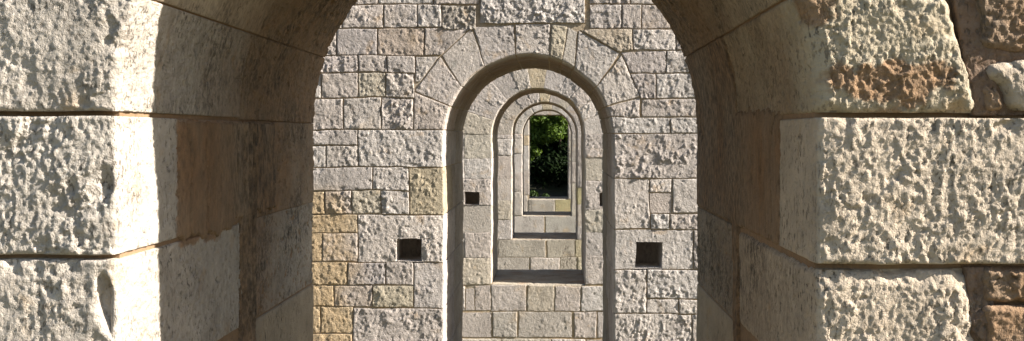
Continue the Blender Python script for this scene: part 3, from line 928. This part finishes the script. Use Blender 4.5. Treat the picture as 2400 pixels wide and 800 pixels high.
far_pier(18.8, 20.2, -.744, .454, .59, -1.935, 'fourth stone pier back, with a mossy grey sill course', .018, 4,
         [325, 365, 420, 470, 515, 562], [325, 390, 440, 480, 530, 562],
         [(1120, 563, 1167, 603), (1168, 563, 1278, 603, SM(color=(.42, .38, .32))), (1283, 563, 1346, 603, SM(color=(.45, .40, .32))), (1348, 563, 1437, 603, dict(color=(.48, .42, .28))),
          (1120, 604, 1240, 642), (1243, 604, 1312, 642, SM()), (1313, 604, 1351, 642), (1353, 604, 1437, 642, SM(color=(.50, .45, .33))),
          (1120, 644, 1437, 690)],
         special={(1, 3): dict(color=MOSS)})
far_pier(24.8, 26.2, -.733, .465, .60, -1.974, 'fifth stone pier back, with one white and one grey block below its sill', .024, 5,
         [325, 360, 405, 450, 506], [325, 380, 430, 506],
         [(1150, 507, 1203, 548), (1204, 507, 1275, 548, dict(style='pit', amp=.02, color=PALE)), (1279, 507, 1352, 548, SM(color=(.42, .39, .34))), (1354, 507, 1404, 548),
          (1150, 550, 1404, 590)], nv=9)
far_pier(31.3, 32.5, -.717, .483, .587, -1.98, 'farthest stone pier, flat-topped doorway opening onto dark greenery', .03, 6,
         [270, 318, 342, 400, 458], [270, 330, 380, 430, 467],
         [(1190, 459, 1236, 500), (1237, 468, 1300, 500, SM(color=(.43, .39, .33))), (1302, 468, 1345, 500, SM(color=MOSS)), (1347, 468, 1383, 500), (1190, 502, 1383, 540)], rect=True,
         special={(0, 1): dict(color=GOLD), (0, 0): dict(style='smooth', amp=.006)})

# ================================================================== GROUND, SLOPE, GREENERY
def ground_material(name, a, b_, sc):
    m, nt, b = nodes_of(name)
    tc = N(nt, 'ShaderNodeTexCoord').outputs['Object']
    c = mixc(nt, ramp(nt, noise(nt, tc, sc, 6, .6), .35, .65), a, b_)
    nt.links.new(c, b.inputs['Base Color'])
    bp = N(nt, 'ShaderNodeBump'); bp.inputs['Distance'].default_value = .05
    nt.links.new(noise(nt, tc, sc * 6, 5, .7), bp.inputs['Height'])
    nt.links.new(bp.outputs[0], b.inputs['Normal'])
    return m
M_GROUND = ground_material('grassy_ground', (.07, .09, .03), (.17, .13, .08), .5)
M_SOIL = ground_material('dark_leaf_soil', (.022, .019, .012), (.03, .032, .014), 1.2)
g = build('ground', [(-600, -600, 0), (600, -600, 0), (600, 600, 0), (-600, 600, 0)], [[0, 1, 2, 3]], M_GROUND, None, smooth=False)
g['kind'] = 'structure'
# wooded bank beyond the last pier
nx_, ny_ = 80, 60
xx = np.linspace(-22, 22, nx_); yy = np.linspace(33.6, 75, ny_)
Y, X = np.meshgrid(yy, xx, indexing='ij')
t = np.clip((Y - 33.6) / 41.4, 0, 1); tx = np.clip((22 - abs(X)) / 8, 0, 1)
Z = (np.minimum(1, (Y - 33.6) / 3.5) * 1.3 + np.clip(Y - 38.5, 0, 40) * .75 * sstep(38, 41, Y)) * sstep(0, 1, tx) * sstep(1, .7, t) + .25 * fbm(X * .6, Y * .6, X * 0, 4, 4) * np.clip(t * 8, 0, 1) - .05
hs = build('hillside', np.stack([X, Y, Z], -1).reshape(-1, 3), grid_faces(ny_, nx_), M_SOIL, None)
hs['kind'] = 'structure'

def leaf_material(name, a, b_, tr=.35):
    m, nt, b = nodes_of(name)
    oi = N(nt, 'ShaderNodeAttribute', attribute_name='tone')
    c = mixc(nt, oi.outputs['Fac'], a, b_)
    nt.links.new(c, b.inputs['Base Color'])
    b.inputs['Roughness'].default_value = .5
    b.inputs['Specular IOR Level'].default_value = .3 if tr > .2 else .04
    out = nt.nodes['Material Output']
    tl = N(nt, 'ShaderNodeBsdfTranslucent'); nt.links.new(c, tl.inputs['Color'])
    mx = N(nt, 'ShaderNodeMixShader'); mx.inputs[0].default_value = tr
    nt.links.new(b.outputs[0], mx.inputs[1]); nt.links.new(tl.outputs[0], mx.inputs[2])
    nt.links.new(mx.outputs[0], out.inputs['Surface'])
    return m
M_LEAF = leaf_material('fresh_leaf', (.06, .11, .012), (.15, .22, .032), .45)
M_SHADE_LEAF = leaf_material('shade_dark_leaf', (.006, .012, .004), (.014, .024, .007), .1)  # near-black leaf colour: the hollow's deep shade is put into it
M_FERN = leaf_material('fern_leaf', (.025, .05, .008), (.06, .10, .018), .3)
M_BARK = ground_material('bark', (.10, .075, .05), (.17, .13, .09), 8)

def leaf_cloud(clumps, n, size, seed, parent, mat, name):
    r = np.random.default_rng(seed)
    vol = np.array([c[3] ** 2 for c in clumps]); pick = r.choice(len(clumps), n, p=vol / vol.sum())
    c = np.array([q[:3] for q in clumps])[pick]; rad = np.array([q[3] for q in clumps])[pick]
    d = r.normal(size=(n, 3)); d /= np.linalg.norm(d, axis=1)[:, None]
    ctr = c + d * (rad * r.uniform(.35, 1.05, n) ** .6)[:, None] * np.array([1, 1, .85])
    nn = d + r.normal(size=(n, 3)) * .7 + np.array([0, 0, .4]); nn /= np.linalg.norm(nn, axis=1)[:, None]
    a = np.cross(nn, r.normal(size=(n, 3))); a /= np.linalg.norm(a, axis=1)[:, None]
    b = np.cross(nn, a)
    s = (size * r.uniform(.6, 1.4, n))[:, None]
    V = np.stack([ctr - a * s, ctr + b * s * .42 + nn * s * .12, ctr + a * s * 1.1, ctr - b * s * .42 + nn * s * .12], 1).reshape(-1, 3)
    Q = np.arange(4 * n).reshape(-1, 4)
    tone = np.repeat(np.clip(r.uniform(0, 1, n) * .7 + .3 * r.uniform(0, 1, len(clumps))[pick], 0, 1), 4)
    return build(name, V, Q, mat, parent, {'tone': tone}, smooth=False)

def tube(pts, r0, r1, name, parent, mat, k=8):
    V, Q = [], []
    for i, p in enumerate(pts):
        r = r0 + (r1 - r0) * i / (len(pts) - 1)
        for j in range(k):
            a = 2 * math.pi * j / k
            V.append((p[0] + r * math.cos(a), p[1] + r * math.sin(a), p[2]))
    for i in range(len(pts) - 1):
        for j in range(k):
            Q.append([i * k + j, i * k + (j + 1) % k, (i + 1) * k + (j + 1) % k, (i + 1) * k + j])
    return build(name, V, Q, mat, parent)

def plant(name, label, cat, base, clumps, n, size, seed, mat, stems, group=None):
    r = bpy.data.objects.new(name, None); r.location = base; col.objects.link(r)
    r['label'] = label; r['category'] = cat
    if group: r['group'] = group
    leaf_cloud(clumps, n, size, seed, r, mat, 'foliage' if cat != 'tree' else 'crown')
    for s in stems:
        tube(*s, 'stem' if cat != 'tree' else 'trunk', r, M_BARK)
    return r
E = EYE
rr = random.Random(5)
def around(c, rad, n, rs_, sq=(1, 1, 1)):
    o = []
    for _ in range(n):
        v = np.array([rr.gauss(0, 1) for _ in range(3)]); v /= np.linalg.norm(v)
        v *= rad * rr.uniform(.3, 1)
        o.append((c[0] + v[0] * sq[0], c[1] + v[1] * sq[1], c[2] + v[2] * sq[2], rs_ * rr.uniform(.7, 1.3)))
    return o
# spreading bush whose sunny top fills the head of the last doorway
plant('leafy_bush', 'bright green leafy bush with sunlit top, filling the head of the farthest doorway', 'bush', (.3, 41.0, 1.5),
      around((.2, 38.0, E + .45), 1.3, 40, .34, (1.1, .45, .62)), 12000, .075, 3, M_LEAF,
      [([(.3, 41.0, 1.5), (.3, 40.6, 2.6), (.3, 39.6, E + .3)], .06, .03)], 'bushes beyond the farthest doorway')
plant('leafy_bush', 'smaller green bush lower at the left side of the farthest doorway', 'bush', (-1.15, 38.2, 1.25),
      around((-.95, 37.6, E - .55), .45, 10, .24, (1, .6, .8)), 1900, .06, 4, M_LEAF,
      [([(-1.15, 38.2, 1.25), (-1.1, 38.1, 2.2), (-1.05, 38, E - .4)], .04, .02)], 'bushes beyond the farthest doorway')
# shade trees: the unseen one at right is added to keep the hollow dark
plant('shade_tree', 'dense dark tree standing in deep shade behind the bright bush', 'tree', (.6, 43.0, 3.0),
      around((0, 41.6, E - 1.0), 2.6, 90, .7, (1.1, .45, .95)), 24000, .15, 6, M_SHADE_LEAF,
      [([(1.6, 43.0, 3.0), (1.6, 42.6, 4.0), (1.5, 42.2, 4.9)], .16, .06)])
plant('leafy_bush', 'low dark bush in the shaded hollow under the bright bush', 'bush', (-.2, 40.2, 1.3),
      around((0, 39.9, E - 1.5), 1.4, 40, .42, (1.1, .35, .75)), 9000, .09, 9, M_SHADE_LEAF,
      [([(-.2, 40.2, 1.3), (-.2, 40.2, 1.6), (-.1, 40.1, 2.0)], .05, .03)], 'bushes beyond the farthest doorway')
plant('shade_tree', 'broad unseen tree right of the sunlit bush, added to shade the hollow', 'tree', (4.4, 38.2, 1.2),
      around((4.6, 37.6, E - 1.25), 2.2, 90, .75, (.75, 1.5, .95)), 20000, .16, 7, M_SHADE_LEAF,
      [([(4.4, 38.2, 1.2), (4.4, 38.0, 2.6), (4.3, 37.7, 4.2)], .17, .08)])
# ferns and creepers along the doorway's foot
for i, (x, y, z, rad) in enumerate([(-.62, 34.2, 1.50, .22), (-.25, 34.4, 1.38, .20), (.25, 34.3, 1.30, .20)]):
    plant('fern', ['taller fern clump at the left foot of the farthest doorway', 'middle fern clump at the foot of the farthest doorway',
                   'small fern clump at the right foot of the farthest doorway'][i], 'fern', (x, y, .2),
          around((x, y, z - .06), rad * .7, 6, rad * .6), 520, .045, 20 + i, M_FERN, [([(x, y, .2), (x, y, .8), (x, y, z - .1)], .02, .01)], 'ferns below the farthest doorway')

# ================================================================== LIGHT, CAMERA
sc = bpy.context.scene
sv = np.array([.866, -.150, .5]); sv /= np.linalg.norm(sv)
elev = math.asin(sv[2]); az = math.atan2(sv[0], sv[1])
w = bpy.data.worlds.new('World'); sc.world = w; w.use_nodes = True
nt = w.node_tree
sky = nt.nodes.new('ShaderNodeTexSky'); sky.sky_type = 'NISHITA'; sky.sun_disc = False
sky.sun_elevation = elev; sky.sun_rotation = az
nt.links.new(sky.outputs[0], nt.nodes['Background'].inputs['Color'])
nt.nodes['Background'].inputs['Strength'].default_value = .06
sl_ = bpy.data.lights.new('sun', 'SUN'); sl_.energy = 5.0; sl_.angle = math.radians(.53); sl_.color = (1, .94, .845)
so = bpy.data.objects.new('sun', sl_); col.objects.link(so)
from mathutils import Vector
so.rotation_euler = Vector(-sv).to_track_quat('-Z', 'Y').to_euler()
so.location = (20, -4, 14)

cam = bpy.data.cameras.new('camera'); co = bpy.data.objects.new('camera', cam); col.objects.link(co)
co.location = (0, 0, EYE); co.rotation_euler = (math.pi / 2, 0, 0)
cam.sensor_width = 36; cam.lens = 36 * F / 2400
cam.shift_x = -(VX - 1200) / 2400; cam.shift_y = -(400 - VY) / 2400
cam.clip_end = 2000; cam.clip_start = .05
sc.camera = co
sc.view_settings.view_transform = 'Standard'; sc.view_settings.look = 'None'
sc.view_settings.gamma = 1; sc.view_settings.exposure = 1.55
sc.cycles.max_bounces = 8; sc.cycles.diffuse_bounces = 5
